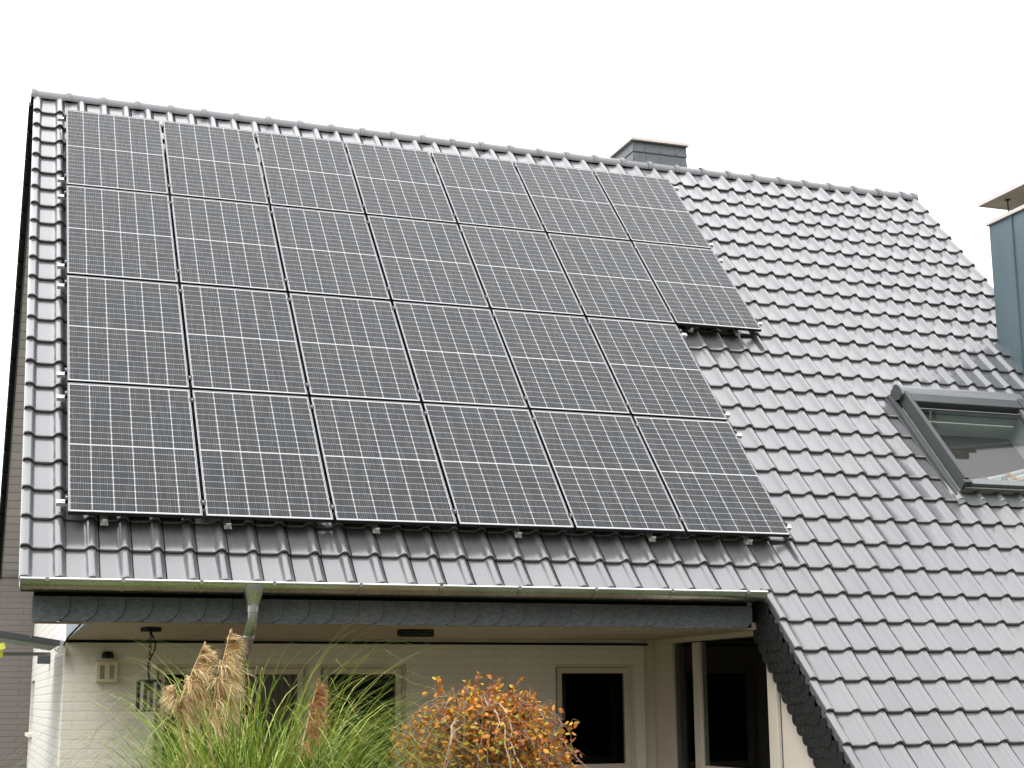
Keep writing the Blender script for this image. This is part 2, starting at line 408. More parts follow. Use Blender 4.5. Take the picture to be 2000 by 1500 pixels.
b=MB(); b.hexa([BP(-.30,.25,-.16),BP(.152,.25,-.16),BP(.152,6.97,-.16),BP(-.30,6.97,-.16),BP(-.30,.25,-.12),BP(.152,.25,-.12),BP(.152,6.97,-.12),BP(-.30,6.97,-.12)])
part(b,'verge_soffit',M['verge_boards'],roof)
b=MB(); b.hexa([BP(-.318,.25,-.17),BP(-.302,.25,-.17),BP(-.302,7.0,-.17),BP(-.318,7.0,-.17),BP(-.318,.25,-.035),BP(-.302,.25,-.035),BP(-.302,7.0,-.035),BP(-.318,7.0,-.035)])
part(b,'bargeboard',M['flash'],roof)
# ---- ridge
b=MB(); cy,cz,rr=5.14,8.487,.105
pitch_r=.388
def ring(x,r,a0=-100,a1=100,n=22):
    return [(x,cy+r*math.sin(math.radians(a0+(a1-a0)*i/n)),cz+r*math.cos(math.radians(a0+(a1-a0)*i/n))) for i in range(n+1)]
for k in range(31):
    xa=-.375+k*pitch_r; xb=min(xa+pitch_r+.03,11.505)
    if xa>11.45: break
    j=R.uniform(-.002,.003)
    b.sweep([ring(xa,rr*.90+j),ring(xa,rr+.017+j),ring(xa+.012,rr+.020+j),ring(xa+.052,rr+.019+j),ring(xa+.066,rr+.004+j),ring(xa+.09,rr+.001+j),ring(xb,rr-.004+j)],None,closed=False)
b.sweep([ring(11.45,rr+.001),ring(11.455,rr+.018),ring(11.505,rr+.019),ring(11.512,rr+.008),ring(11.512,.01)],None,closed=False)
b.sweep([ring(-.372,.01),ring(-.372,rr)],None,closed=False)
part(b,'ridge_cap',M['ridge'],roof,smooth=True,angle=45)
b=MB(); b.box(-.35,11.47,5.14-.07,5.14+.07,8.33,8.53); part(b,'ridge_batten',M['shade_and_rubber'],roof)

# ---- walls
def wall_holes(b,u0,u1,v0,v1,holes,mk):
    """wall sheet made of boxes left over round rectangular holes; mk(u0,u1,v0,v1) adds one box"""
    us=sorted({u0,u1,*[h[0] for h in holes],*[h[1] for h in holes]}); 
    for a,c in zip(us,us[1:]):
        hs=sorted([h for h in holes if h[0]<=a+1e-6 and h[1]>=c-1e-6],key=lambda h:h[2]); z=v0
        for h in hs:
            if h[2]>z: mk(a,c,z,h[2])
            z=h[3]
        if z<v1: mk(a,c,z,v1)
WY=2.2; WTOP=2.62
WIN=[(.967,2.392,.15,1.996),(2.50,3.352,.15,1.997),(4.893,5.761,.93,2.002)]
b=MB(); wall_holes(b,.155,5.86,0,WTOP,WIN,lambda a,c,z0,z1:b.box(a,c,WY,WY+.24,z0,z1))
front=part(b,'front_wall',M['white_brick_x'])
b=MB(); b.box(5.86,6.0,WY+.06,WY+.24,0,WTOP); part(b,'corner_strip',M['plaster'])
# side wall of the main house, seen almost edge-on
b=MB()
GX=.155; GY1=9.6
wall_holes(b,WY+.243,GY1,0,2.9,[(8.35,9.35,1.28,1.94)],lambda a,c,z0,z1:b.box(GX,GX+.24,a,c,z0,z1))
b.prism([(GX,WY+.243,2.9),(GX,GY1,2.9),(GX,GY1,3.25),(GX,RY,8.22),(GX,WY+.243,roof_z(WY,-.2))],(.24,0,0))
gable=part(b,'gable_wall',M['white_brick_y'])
b=MB(); b.box(GX+.10,GX+.13,8.35,9.35,1.28,1.94); w=part(b,'side_window',M['frame_cream'])
b=MB(); b.box(GX+.06,GX+.10,8.45,9.25,1.36,1.86); part(b,'pane',M['lining'],w)
b=MB(); b.box(GX-.05,GX+.12,8.30,9.40,1.235,1.275); part(b,'sill',M['plaster'],w)
b=MB(); b.box(GX-.125,GX-.002,4.75,4.90,2.065,2.165); b.box(GX-.13,GX-.002,4.742,4.75,2.06,2.17); part(b,'wall_vent',M['frame_dark'],bevel=.004)
b=MB(); b.box(-.315,GX-.002,GY1-.10,GY1+.2,0,3.30); part(b,'clad_wall',M['clad'])
# far gable and rear, never seen but they close the house
b=MB()
b.prism([(11.15,-3.0,0),(11.15,10.2,0),(11.15,10.2,2.6),(11.15,RY,8.2),(11.15,-2.5,roof_z(-2.5,-.2))],(.2,0,0))
part(b,'far_gable_wall',M['plaster'])
b=MB(); b.box(.40,11.15,10.0,10.2,0,2.6); part(b,'rear_wall',M['plaster'])
b=MB(); b.box(6.0,11.15,-2.3,-2.1,0,roof_z(-2.3,-.2)-.03); part(b,'wing_front_wall',M['white_brick_x'])

# ---- windows of the porch
def window(x0,x1,z0,z1,mull=(),y=WY+.10):
    fr=MB(); fw=.055
    fr.box(x0,x0+.03,y-.02,y+.05,z0,z1); fr.box(x1-.03,x1,y-.02,y+.05,z0,z1); fr.box(x0+.03,x1-.03,y-.02,y+.05,z1-.03,z1); fr.box(x0+.03,x1-.03,y-.02,y+.05,z0,z0+.03)
    edges=[x0+.033]+[m_ for m_ in mull]+[x1-.033]
    for a,c in zip(edges,edges[1:]):
        a+=.004; c-=.004
        fr.box(a,a+fw,y-.035,y+.03,z0+.034,z1-.034); fr.box(c-fw,c,y-.035,y+.03,z0+.034,z1-.034)
        fr.box(a+fw,c-fw,y-.033,y+.028,z1-.034-fw,z1-.034); fr.box(a+fw,c-fw,y-.033,y+.028,z0+.034,z0+.034+fw)
    o=part(fr,'window',M['frame_cream'],bevel=.004)
    for a,c in zip(edges,edges[1:]):
        g=MB(); g.box(a+fw,c-fw,y-.006,y+.006,z0+.08,z1-.08); part(g,'pane',M['glass'],o)
    return o
w1=window(*WIN[0],mull=(1.72,)); w2=window(*WIN[1]); w3=window(*WIN[2])
for wx in WIN[2:]:
    b=MB(); b.box(wx[0]-.05,wx[1]+.05,WY-.05,WY+.09,wx[2]-.035,wx[2]-.002); part(b,'sill',M['plaster'],w3)
def curtain(x0,x1,z0,z1,y,mat,parent,folds):
    b=MB(); n=folds*8; pr=[]
    for i in range(n+1):
        x=x0+(x1-x0)*i/n; yy=y+.022*math.sin(i/8*2*PI)+.008*math.sin(i*1.3)
        pr.append([(x,yy,z0),(x,yy,z1)])
    b.sweep(pr,None,closed=False); return part(b,'curtain',mat,parent,smooth=True,angle=80)
curtain(1.86,2.32,.2,1.95,WY+.145,M['curtain_grey'],w1,7)
c=curtain(1.60,1.84,.2,1.95,WY+.15,M['curtain_red'],w1,4); c['label']='dark red curtain behind the glass'
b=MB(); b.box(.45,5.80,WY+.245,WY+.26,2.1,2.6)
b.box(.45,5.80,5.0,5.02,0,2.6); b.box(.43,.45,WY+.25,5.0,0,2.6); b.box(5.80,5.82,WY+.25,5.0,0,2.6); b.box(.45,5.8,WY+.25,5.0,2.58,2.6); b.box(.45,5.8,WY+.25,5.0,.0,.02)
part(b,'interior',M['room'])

# ---- glazed side of the wing
gx=6.0
b=MB()
b.box(gx,gx+.2,1.96,WY+.06,0,2.45)                 # plastered return
part(b,'wing_return',M['plaster'])
b=MB()
b.box(gx-.01,gx+.07,1.80,1.955,0,2.20)
b.box(gx-.012,gx+.07,1.19,1.335,0,2.19)
b.box(gx-.012,gx+.07,-.30,-.14,0,2.19)
b.box(gx-.005,gx+.06,-.14,1.19,0,.95)
b.box(gx-.005,gx+.06,1.335,1.80,0,.30)
b.box(gx-.004,gx+.06,-.14,1.19,.953,1.03)
gl=part(b,'glazed_side',M['frame_cream'],bevel=.004)
b=MB(); b.box(gx-.02,gx+.12,-.32,1.955,2.203,2.275); part(b,'lintel',M['frame_cream'],gl)
b=MB(); b.box(gx+.02,gx+.03,1.335,1.80,.3,2.19); part(b,'pane',M['glass'],gl)
b=MB(); b.box(gx+.02,gx+.03,-.14,1.19,1.03,2.19); part(b,'pane',M['glass'],gl)
b=MB(); b.box(gx+.021,gx+.045,-.36,-.302,0,2.15); part(b,'seal_strip',M['frame_dark'],gl)
b=MB(); b.prism([(gx,-.36,0),(gx,-.36,roof_z(-.36,-.2)),(gx,-2.1,roof_z(-2.1,-.2)),(gx,-2.1,0)],(.2,0,0)); part(b,'wing_side_wall',M['plaster'])
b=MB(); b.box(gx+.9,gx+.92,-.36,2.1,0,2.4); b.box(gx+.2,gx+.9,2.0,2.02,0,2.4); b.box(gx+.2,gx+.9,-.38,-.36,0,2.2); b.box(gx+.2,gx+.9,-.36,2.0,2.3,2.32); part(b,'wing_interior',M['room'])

# ---- fascia, soffit and porch trim
FZ0=2.262
b=MB()
fx=-.235
b.box(-.225,5.87,-.118,-.075,FZ0+.004,2.448,1); b.box(-.225,5.87,-.05,-.03,2.40,2.62,1)  # upper black board paints the shade band between gutter and slates
i=0
pw=.205
while fx<5.80:
    w_=min(pw*1.35,5.86-fx); 
    y1=-.150+.0; pts=[]
    x0,x1=fx,fx+w_; z0,z1=FZ0-R.uniform(0,.006),2.452; r=min(.13,w_*.6)
    pl=[(x0,z0)]+[(x1-r+r*math.sin(a*PI/2/7),z0+r-r*math.cos(a*PI/2/7)) for a in range(8)]+[(x1,z1),(x0,z1)]
    lean=.020
    P3=[]
    for (x,z) in pl:
        t=(x-x0)/w_; P3.append((x,-.128-lean*t+R.uniform(-.001,.001)-.004*(1-(z-z0)/(z1-z0)),z))
    b.prism(P3,(0,.006,0),0)
    b.prism([(p[0]+.004,p[1]+.0065,p[2]) for p in P3],(0,.001,0),1)  # black plate offset behind each slate to draw its shadow joint
    fx+=pw; i+=1
fascia=part(b,'fascia',[M['slate'],M['shade_and_rubber']])
b=MB(); b.box(-.225,.20,-.128,-.10,FZ0-.018,FZ0-.001); part(b,'batten',M['wood'],fascia)
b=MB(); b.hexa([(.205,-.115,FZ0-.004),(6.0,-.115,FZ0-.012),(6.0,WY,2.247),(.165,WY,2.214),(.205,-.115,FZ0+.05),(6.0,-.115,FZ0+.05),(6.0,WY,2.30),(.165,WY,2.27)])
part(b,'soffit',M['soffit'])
b=MB(); b.box(.16,5.9,WY-.022,WY-.001,2.190,2.212); part(b,'shadow_gap',M['shade_and_rubber'])  # solid black strip standing in for shade under the soffit
# zinc end board of the soffit box
b=MB(); b.prism([(.195,-.10,FZ0+.001),(.158,WY-.01,2.222),(.158,WY-.01,roof_z(WY,-.22)),(.195,-.10,roof_z(-.10,-.22))],(.006,0,0)); part(b,'soffit_end_board',M['zinc_blue'])
b=MB(); b.tube([(.17,-.06,2.30),(.16,.6,2.26),(.14,1.5,2.215),(.135,2.1,2.16)],.008,6); part(b,'cable',M['shade_and_rubber'])

# ---- verge board of the wing: dark slates in three courses
b=MB(); vx=5.928
b.prism([(vx+.012,-.10,roof_z(-.10,-.04)),(vx+.012,-2.9,roof_z(-2.9,-.04)),(vx+.012,-2.9,roof_z(-2.9,-.04)-.46),(vx+.012,-.10,roof_z(-.10,-.04)-.46)],(.02,0,0),1)
for row in range(5):
    for k in range(34):
        s=-.35-.118*k-(.06 if row%2 else 0)+R.uniform(-.012,.012)
        h=-.05-.066*row
        c=RP(0,s,h); cyy,czz=c.y,c.z
        if cyy>-.08: continue
        wd,ht=.145*R.uniform(.9,1.1),.135
        pl=[]
        for a in range(9):
            an=PI+PI*a/8
            pl.append((cyy+wd/2*math.cos(an)*(.95),czz-ht*.55+wd*.42*math.sin(an)))
        pl+= [(cyy+wd/2*.95,czz+.02),(cyy-wd/2*.95,czz+.02)]
        tilt=R.uniform(-.002,.002)
        off=(4-row)*.006
        if czz+.02>roof_z(cyy,-.03): 
            pl=[(y_,min(z_,roof_z(y_,-.03))) for y_,z_ in pl]
        b.prism([(vx-off-.006*(1 if z_<czz-.05 else 0)+tilt,y_,z_) for y_,z_ in pl],(.006,0,0),0)
vb=part(b,'verge_board',[M['dark_slate_and_shade'],M['shade_and_rubber']])

# ---- gutter, brackets, downpipe
gy,gz,gr=-.372,2.556,.074
def gring(x,r,n=20,a0=0,a1=180): return [(x,gy+r*math.cos(math.radians(a0+(a1-a0)*i/n)),gz-r*math.sin(math.radians(a0+(a1-a0)*i/n))) for i in range(n+1)]
b=MB()
def grim(x): return gring(x,gr)+list(reversed(gring(x,gr-.003)))
b.sweep([grim(-.34),grim(5.86)],None,closed=True)
for x in (-.337,5.857):
    b.prism(gring(x,gr+.003),(.004,0,0))
gut=part(b,'gutter',M['gutter'],smooth=True,angle=40)
b=MB(); b.tube([(-.343,gy-gr,gz+.003),(5.864,gy-gr,gz+.003)],.0105,10); part(b,'bead',M['rim'],gut,smooth=True)
for x in (-.15,.40,.985,1.545,2.235,2.90,3.57,4.25,4.95,5.67):
    b=MB(); b.sweep([[(p[0],p[1],p[2]) for p in gring(x-.014,gr+.004,16,62,181)],gring(x+.014,gr+.004,16,62,181)],None,closed=False)
    b.box(x-.014,x+.014,gy-gr-.014,gy-gr-.008,gz-.016,gz+.012)
    part(b,'gutter_bracket',M['pipe'],gut,smooth=True)
dx=1.405
b=MB()
# funnel
ra=[]
for (z,w_,d_) in ((2.548,.088,.080),(2.50,.082,.078),(2.44,.062,.062),(2.385,.050,.050)):
    ra.append([(dx-.01+w_*math.copysign(abs(math.cos(a))**.6,math.cos(a)),gy+.0+d_*math.copysign(abs(math.sin(a))**.6,math.sin(a)),z) for a in [2*PI*k/24 for k in range(24)]])
b.sweep(ra,None,closed=True)
b.tube([(dx-.01,gy,2.40),(dx-.01,gy,2.335)],.0525,20)
pts=[Vector((dx-.01,gy,2.37)),Vector((dx-.01,gy,2.30)),Vector((dx-.012,gy+.01,2.25)),Vector((dx-.016,gy+.035,2.205)),Vector((dx-.02,gy+.07,2.165)),Vector((dx-.03,gy+.42,1.87)),Vector((dx-.032,gy+.455,1.835)),Vector((dx-.034,gy+.47,1.79)),Vector((dx-.034,gy+.47,.04))]
b.tube(pts,.046,20)
b.tube([pts[4]+Vector((0,-.004,.004)),pts[4]+Vector((0,.02,-.02))],.0505,20)
b.tube([(dx-.034,gy+.47,1.80),(dx-.034,gy+.47,1.73)],.052,20); b.tube([(dx-.034,gy+.47,1.70),(dx-.034,gy+.47,1.685)],.056,20); b.tube([(dx-.034,gy+.47,1.62),(dx-.034,gy+.47,1.60)],.056,20)
part(b,'downpipe',M['pipe'],smooth=True,angle=35)

# ---- slate chimney behind the ridge
ch=MB(); cx0,cx1,cy0,cy1,cz1=7.285,8.06,5.30,5.98,8.945
ch.box(cx0+.015,cx1-.015,cy0+.015,cy1-.015,7.6,cz1-.01,1)
zz=8.20
while zz<cz1-.02:
    zt=min(zz+.155,cz1)
    x=cx0-R.uniform(0,.1)
    while x<cx1:
        w_=R.uniform(.17,.26); a,c=max(x,cx0),min(x+w_,cx1)
        if c-a>.02: ch.prism([(a,cy0-.012,zz),(c-.02,cy0-.012,zz-.004),(c-.003,cy0-.012,zz+.02),(c-.003,cy0,zt),(a,cy0,zt)],(0,.008,0))
        x+=w_
    y=cy0
    while y<cy1:
        w_=R.uniform(.17,.26); a,c=y,min(y+w_,cy1)
        if c-a>.02: ch.prism([(cx0-.012,a,zz),(cx0-.012,c-.003,zz),(cx0,c-.003,zt),(cx0,a,zt)],(.008,0,0)); ch.prism([(cx1+.012,a,zz),(cx1+.012,c-.003,zz),(cx1,c-.003,zt),(cx1,a,zt)],(-.008,0,0))
        y+=w_
    zz+=.15
cho=part(ch,'chimney',[M['chimney_slate'],M['shade_and_rubber']]); cho['label']='short slate clad chimney behind the ridge'
b=MB(); b.box(cx0-.045,cx1+.03,cy0-.045,cy1+.04,cz1+.003,cz1+.045); part(b,'cap',M['pale_cap'],cho,bevel=.004)
# ---- zinc chimney at the right edge
zx0,zx1,zy0,zy1,zt=10.87,11.49,1.30,2.695,7.326
b=MB(); b.box(zx0,zx1,zy0,zy1,3.4,zt)
for y in (2.25,1.80,1.40): b.box(zx0-.022,zx0+.001,y-.006,y+.006,4.2,zt-.004)
for x in (11.15,): b.box(x-.006,x+.006,zy0-.02,zy0+.001,3.6,zt-.004)
zo=part(b,'chimney',M['zinc_blue']); zo['label']='blue grey zinc clad chimney with a raised cover slab'
b=MB(); b.box(zx0-.035,zx1+.03,zy0-.03,zy1+.03,zt+.003,zt+.05); part(b,'coping',M['pale_cap'],zo,bevel=.003)
b=MB(); b.box(zx0-.10,zx1+.1,zy0-.1,zy1+.06,7.583,7.618,0); so=part(b,'cover_slab',M['slab'],zo)
b=MB(); b.box(zx0-.106,zx0-.101,zy0-.1,zy1+.066,7.581,7.628); b.box(zx0-.101,zx1+.1,zy0-.1,zy1+.06,7.621,7.628); part(b,'slab_edging',M['pale_cap'],zo)
for (x,y) in ((zx0+.07,2.40),(zx1-.07,2.40),(zx0+.07,1.5),(zx1-.07,1.5)):
    b=MB(); b.tube([(x,y,zt+.045),(x,y,7.585)],.009,8); b.box(x-.025,x+.025,y-.025,y+.025,7.568,7.582); part(b,'cover_rod',M['black_metal'],zo)

# ---- roof window
DT=0.0
b=MB()
x0,x1,s0,s1=WX0,WX1,WS0,WS1
b.rbox(x0+.008,x0+.058,s0+.03,s1-.10,.015,.165); b.rbox(x1-.075,x1+.004,s0+.03,s1-.10,.015,.165)
b.rbox(x0+.076,x1-.076,s1-.26,s1-.12,.03,.150); b.rbox(x0-.012,x0+.085,s0-.02,s0+.03,.04,.15)
rw=part(b,'roof_window',M['frame_dark'],bevel=.008)
b=MB(); b.rbox(x0+.09,x1-.03,s0-.010,s0+.065,.075,.125); b.rbox(x0+.02,x1-.02,s0-.035,s0-.016,.05,.085); part(b,'lower_rail',M['frame_light'],rw,bevel=.004)
b=MB()       # rounded hood along the top edge
pr=[]
for x in (x0-.02,x1+.02):
    q=[RP(x,s1-.145,.10)]+[RP(x,s1-.06+.085*math.cos(math.radians(a)),.125+.042*math.sin(math.radians(a))) for a in (180,150,120,90,60,30,0)]+[RP(x,s1+.025,.03),RP(x,s1-.145,.06)]
    pr.append(q)
b.sweep(pr,None,closed=True); part(b,'hood',M['frame_light'],rw,smooth=True,angle=35)
for x in (x0-.024,x1+.024):
    b=MB(); q=[RP(x,s1-.155,.08)]+[RP(x,s1-.06+.095*math.cos(math.radians(a)),.125+.052*math.sin(math.radians(a))) for a in range(180,-1,-20)]+[RP(x,s1+.035,.02),RP(x,s1-.10,.02)]
    b.prism(q,(-.012 if x<9 else .012,0,0)); part(b,'hood_end',M['frame_dark'],rw)
b=MB()
b.rbox(x0+.059,x0+.10,s0+.066,s1-.262,.06,.13); b.rbox(x1-.12,x1-.076,s0+.066,s1-.262,.06,.13)
b.rbox(x0+.101,x1-.121,s1-.325,s1-.312,.05,.10)
part(b,'sash',M['frame_light'],rw,bevel=.004)
b=MB(); b.rbox(x0+.10,x1-.12,s0+.066,s1-.325,.084,.092); part(b,'pane',M['roof_glass'],rw)
DT=.04
for xa,xb in ((x0-.105,x0-.013),(x1+.013,x1+.105)):      # side channels beside the frame
    b=MB(); b.rbox(xa,xb,s0-.12,s1+.02,.010,.020)
    b.rbox(xa+.03 if xa<9 else xa,xb if xa<9 else xb-.03,s0-.06,s1,.0205,.060)
    part(b,'flashing',M['flash'],rw)
b=MB(); rows=[]
n=90
for (s,h) in ((s0-.03,.035),(s0-.09,.034),(s0-.15,.034),(s0-.19,.030)):
    rr_=[]
    for i in range(n+1):
        x=x0-.10+(x1-x0+.2)*i/n; u=((x-X0)%TW)
        hh=max(0,.042*math.exp(-((u-.193)/.032)**2))
        amt={s0-.03:.15,s0-.09:.5,s0-.15:.9,s0-.19:1.0}[s]
        rr_.append(RP(x,s+R.uniform(-.004,.004)*(1 if s<s0-.16 else 0),h+hh*amt+R.uniform(-.002,.002)))
    rows.append(rr_)
b.sweep(rows,None,closed=False); part(b,'apron',M['flash'],rw,smooth=True,angle=70)
DT=0.0
b=MB()      # room seen through the pane
D=-.30
b.rbox(x0+.02,x0+.035,s0+.02,s1-.2,D,.05,0); b.rbox(x1-.06,x1-.045,s0+.02,s1-.2,D,.05,0); b.rbox(x0+.036,x1-.061,s1-.262,s1-.245,D,.05,0); b.rbox(x0+.036,x1-.061,s0+.02,s0+.04,D,.05,0)
b.rbox(x0+.036,x1-.061,s0+.041,s1-.263,D,D+.01,1)
part(b,'window_reveal',[M['lining'],M['attic']],rw)
b=MB(); b.rbox(x0+.101,x1-.121,s1-.311,s1-.262,.02,.03); part(b,'shutter_slot',M['shade_and_rubber'],rw)
b=MB(); b.rbox(x0+.12,x1-.2,s1-.40,s1-.385,-.05,-.02); b.rbox(x0+.22,x0+.25,s1-.50,s1-.40,-.05,-.02); part(b,'blind_rail',M['lining'],rw)

# ---------------------------------------------------------------- things on and round the house
# solar panels
PW,PH,GXP,GYP=1.038,1.6769,.0281,.037
ORD=['first','second','third','fourth','fifth','sixth','seventh']
ROWN=['top row below the ridge','second row down from the ridge','third row down from the ridge','bottom row above the gutter']
RM=Matrix(((1,0,0),(0,CP,-SP),(0,SP,CP)))
def make_panel():
    root=empty('solar_panel')
    b=MB(); L=.0045; T=.036
    for (a0,a1,b0,b1) in ((0,PW,0,.010),(0,PW,PH-.010,PH),(0,.010,.010,PH-.010),(PW-.010,PW,.010,PH-.010)):
        b.box(a0,a1,b0,b1,-T,-.0022,0)
    for (a0,a1,b0,b1) in ((.0005,PW-.0005,.0005,L+.0005),(.0005,PW-.0005,PH-L-.0005,PH-.0005),(.0005,L+.0005,L+.0006,PH-L-.0006),(PW-L-.0005,PW-.0005,L+.0006,PH-L-.0006)):
        b.box(a0,a1,b0,b1,-.0021,.0,1)
    f=b.build('frame',[M['black_metal'],M['alu']],root)
    me=bpy.data.meshes.new('cell_sheet'); e=.0051
    me.from_pydata([(e,e,-.003),(PW-e,e,-.003),(PW-e,PH-e,-.003),(e,PH-e,-.003)],[],[(0,1,2,3)])
    uv=me.uv_layers.new(name='UVMap')
    for i,c in enumerate(((0,0),(1,0),(1,1),(0,1))): uv.data[i].uv=c
    me.materials.append(M['cells'])
    o=bpy.data.objects.new('cell_sheet',me); COL.objects.link(o); o.parent=root
    b=MB(); b.box(.011,PW-.011,.011,PH-.011,-.012,-.008); b.build('back_sheet',M['black_metal'],root)
    return root
proto=make_panel(); first=True
for r in range(4):
    for c in range(7 if r<2 else 6):
        if first: p=proto; first=False
        else:
            p=proto.copy(); COL.objects.link(p)
            for chd in proto.children:
                d=chd.copy(); COL.objects.link(d); d.parent=p
        p.location=RP(c*(PW+GXP),(3-r)*(PH+GYP),.14); p.rotation_euler=(PITCH+R.uniform(-.0012,.0012),R.uniform(-.0012,.0012),0)
        last=(6 if r<2 else 5)
        lab=f'solar panel, {ORD[c]} from the left in the {ROWN[r]}'
        if c==6 and r==1: lab='solar panel at the right end of the second row, bare tiles below it'
        if c==6 and r==0: lab='solar panel at the right end of the top row below the ridge'
        tag(p,lab,'solar panel','solar panels on the tiled roof')
# rails with clamps and hooks
RAILS=[(6.675,7.54,'upper rail of the top panel row'),(5.301,7.53,'lower rail of the top panel row'),(4.949,7.53,'upper rail of the second panel row'),(3.618,7.525,'lower rail of the second panel row'),
       (3.267,6.47,'upper rail of the third panel row'),(1.857,6.46,'lower rail of the third panel row'),(1.524,6.47,'upper rail of the bottom panel row'),(.157,6.455,'lower rail of the bottom panel row')]
for i,(s,xe,lab) in enumerate(RAILS):
    root=empty('mounting_rail',RP(0,s,.08)); 
    tag(root,'silver mounting '+lab,'rail','rails under the solar panels')
    inv=Matrix.Translation(-root.location)
    def rp(b,name,mat,**kw):
        o=b.build(name,mat,None,**kw); o.parent=root; o.matrix_parent_inverse=inv; return o
    b=MB(); 
    b.rbox(-.088,xe,s-.020,s+.020,.066,.072); b.rbox(-.088,xe,s-.020,s-.016,.0721,.103); b.rbox(-.088,xe,s+.016,s+.020,.0721,.103); b.rbox(-.087,xe-.001,s-.0159,s+.0159,.084,.087); b.rbox(-.088,xe,s-.016,s-.006,.099,.1029); b.rbox(-.088,xe,s+.006,s+.016,.099,.1029)
    rp(b,'profile',M['alu_rail'])
    nc=7 if i<4 else 6
    for xx in (-.012,(nc-1)*(PW+GXP)+PW+.012):
        b=MB(); b.rbox(xx-.010,xx+.010,s-.03,s+.03,.104,.1405); b.rbox(xx-.013,xx+.013,s-.03,s+.03,.141,.1445); rp(b,'end_clamp',M['black_metal'])
        b=MB(); b.tube([RP(xx,s,.1446),RP(xx,s,.153)],.0075,8); rp(b,'bolt',M['alu'])
    for c in range(nc-1):
        xx=c*(PW+GXP)+PW+GXP/2
        b=MB(); b.rbox(xx-.010,xx+.010,s-.03,s+.03,.104,.1405); b.rbox(xx-.019,xx+.019,s-.03,s+.03,.1407,.1435); rp(b,'mid_clamp',M['black_metal'])
        b=MB(); b.tube([RP(xx,s,.1437),RP(xx,s,.152)],.0075,8); rp(b,'bolt',M['alu'])
    hooks={7:(.282,1.253,2.487,3.746,5.011,5.974),3:(6.60,7.181)}.get(i,())
    for hx in hooks:
        b=MB(); b.rbox(hx-.018,hx+.018,s-.19,s-.183,.045,.086); b.rbox(hx-.018,hx+.018,s-.183,s-.02,.045,.051); b.rbox(hx-.03,hx+.03,s-.19,s+.06,.031,.036); rp(b,'roof_hook',M['alu_rail'])

# hanging lantern
lx,ly=.712,.40
root=empty('hanging_lantern',(lx,ly,1.582)); tag(root,'black square lantern hanging on a chain from the porch ceiling','lantern')
inv=Matrix.Translation(-root.location)
def lp(b,name,mat,parent=None,**kw):
    o=b.build(name,mat,None,**kw); o.parent=parent or root; o.matrix_parent_inverse=inv; return o
b=MB(); b.box(lx-.062,lx+.062,ly-.062,ly+.062,2.213,2.253); b.tube([(lx,ly,2.213),(lx,ly,2.19)],.012,8); lp(b,'ceiling_mount',M['lamp_black'],bevel=.004)
b=MB(); z=2.195
k=0
while z>1.845:
    pts=[]
    for a in range(13):
        an=2*PI*a/12; u=.010*math.cos(an); v=.021*math.sin(an)
        pts.append((lx+(u if k%2 else 0),ly+(0 if k%2 else u),z-.018+v))
    b.tube(pts,.0032,5,cap=False); z-=.033; k+=1
lp(b,'chain',M['lamp_black'],smooth=True)
b=MB(); b.tube([(lx,ly,2.20),(lx+.018,ly-.01,2.17),(lx+.038,ly-.012,2.12),(lx+.036,ly-.012,2.07),(lx+.008,ly-.012,2.02),(lx-.018,ly-.01,1.97),(lx-.012,ly,1.90),(lx,ly,1.84)],.0065,8); lp(b,'cable',M['lamp_black'],smooth=True)
b=MB(); a=.060; z0,z1=1.582,1.828; t=.022
for sx in(-1,1):
    for sy in(-1,1): b.box(lx+sx*a-t/2,lx+sx*a+t/2,ly+sy*a-t/2,ly+sy*a+t/2,z0+.014,z1-.014)
for zz in (z0,z1-.014):
    b.box(lx-a-t/2,lx+a+t/2,ly-a-t/2,ly-a+t/2,zz,zz+.0138); b.box(lx-a-t/2,lx+a+t/2,ly+a-t/2,ly+a+t/2,zz,zz+.0138)
    b.box(lx-a-t/2,lx-a+t/2,ly-a+t/2,ly+a-t/2,zz,zz+.0138); b.box(lx+a-t/2,lx+a+t/2,ly-a+t/2,ly+a-t/2,zz,zz+.0138)
b.box(lx-a,lx+a,ly-a,ly+a,z1+.0005,z1+.006)
lp(b,'frame',M['lamp_black'])
b=MB(); 
for sx in(-1,1): b.box(lx+sx*(a-.004)-.0015,lx+sx*(a-.004)+.0015,ly-a+.008,ly+a-.008,z0+.016,z1-.016); b.box(lx-a+.008,lx+a-.008,ly+sx*(a-.004)-.0015,ly+sx*(a-.004)+.0015,z0+.016,z1-.016)
lp(b,'glass_panes',M['lamp_pane'])
b=MB(); b.tube([(lx,ly,z1-.08),(lx,ly,z1-.012)],.014,12); lp(b,'lamp_holder',M['lamp_black'],smooth=True)
root.rotation_euler=(0,0,.38)

# alarm siren box
root=empty('alarm_siren',(.525,2.2,1.833)); tag(root,'cream louvred alarm box with dark dome light on white brick wall','alarm box')
inv=Matrix.Translation(-root.location)
b=MB(); b.box(.430,.620,2.125,2.197,1.835,2.022); lp(b,'case',M['siren'],bevel=.006)
for cx in (.483,.567):
    b=MB()
    for k in range(8): b.box(cx-.020,cx+.020,2.1215,2.1245,1.868+k*.0155,1.868+k*.0155+.008)
    lp(b,'louvre',M['slot'])
b=MB(); b.box(.420,.630,2.12,2.198,2.0225,2.028); b.box(.49,.575,2.135,2.195,2.0285,2.048); lp(b,'lid',M['siren'],bevel=.003)
b=MB(); b.tube([(.528,2.165,2.0485),(.528,2.165,2.085),(.528,2.165,2.105),(.528,2.165,2.112)],[.052,.052,.043,.02],20); lp(b,'dome_light',M['lamp_black'],smooth=True,angle=60)

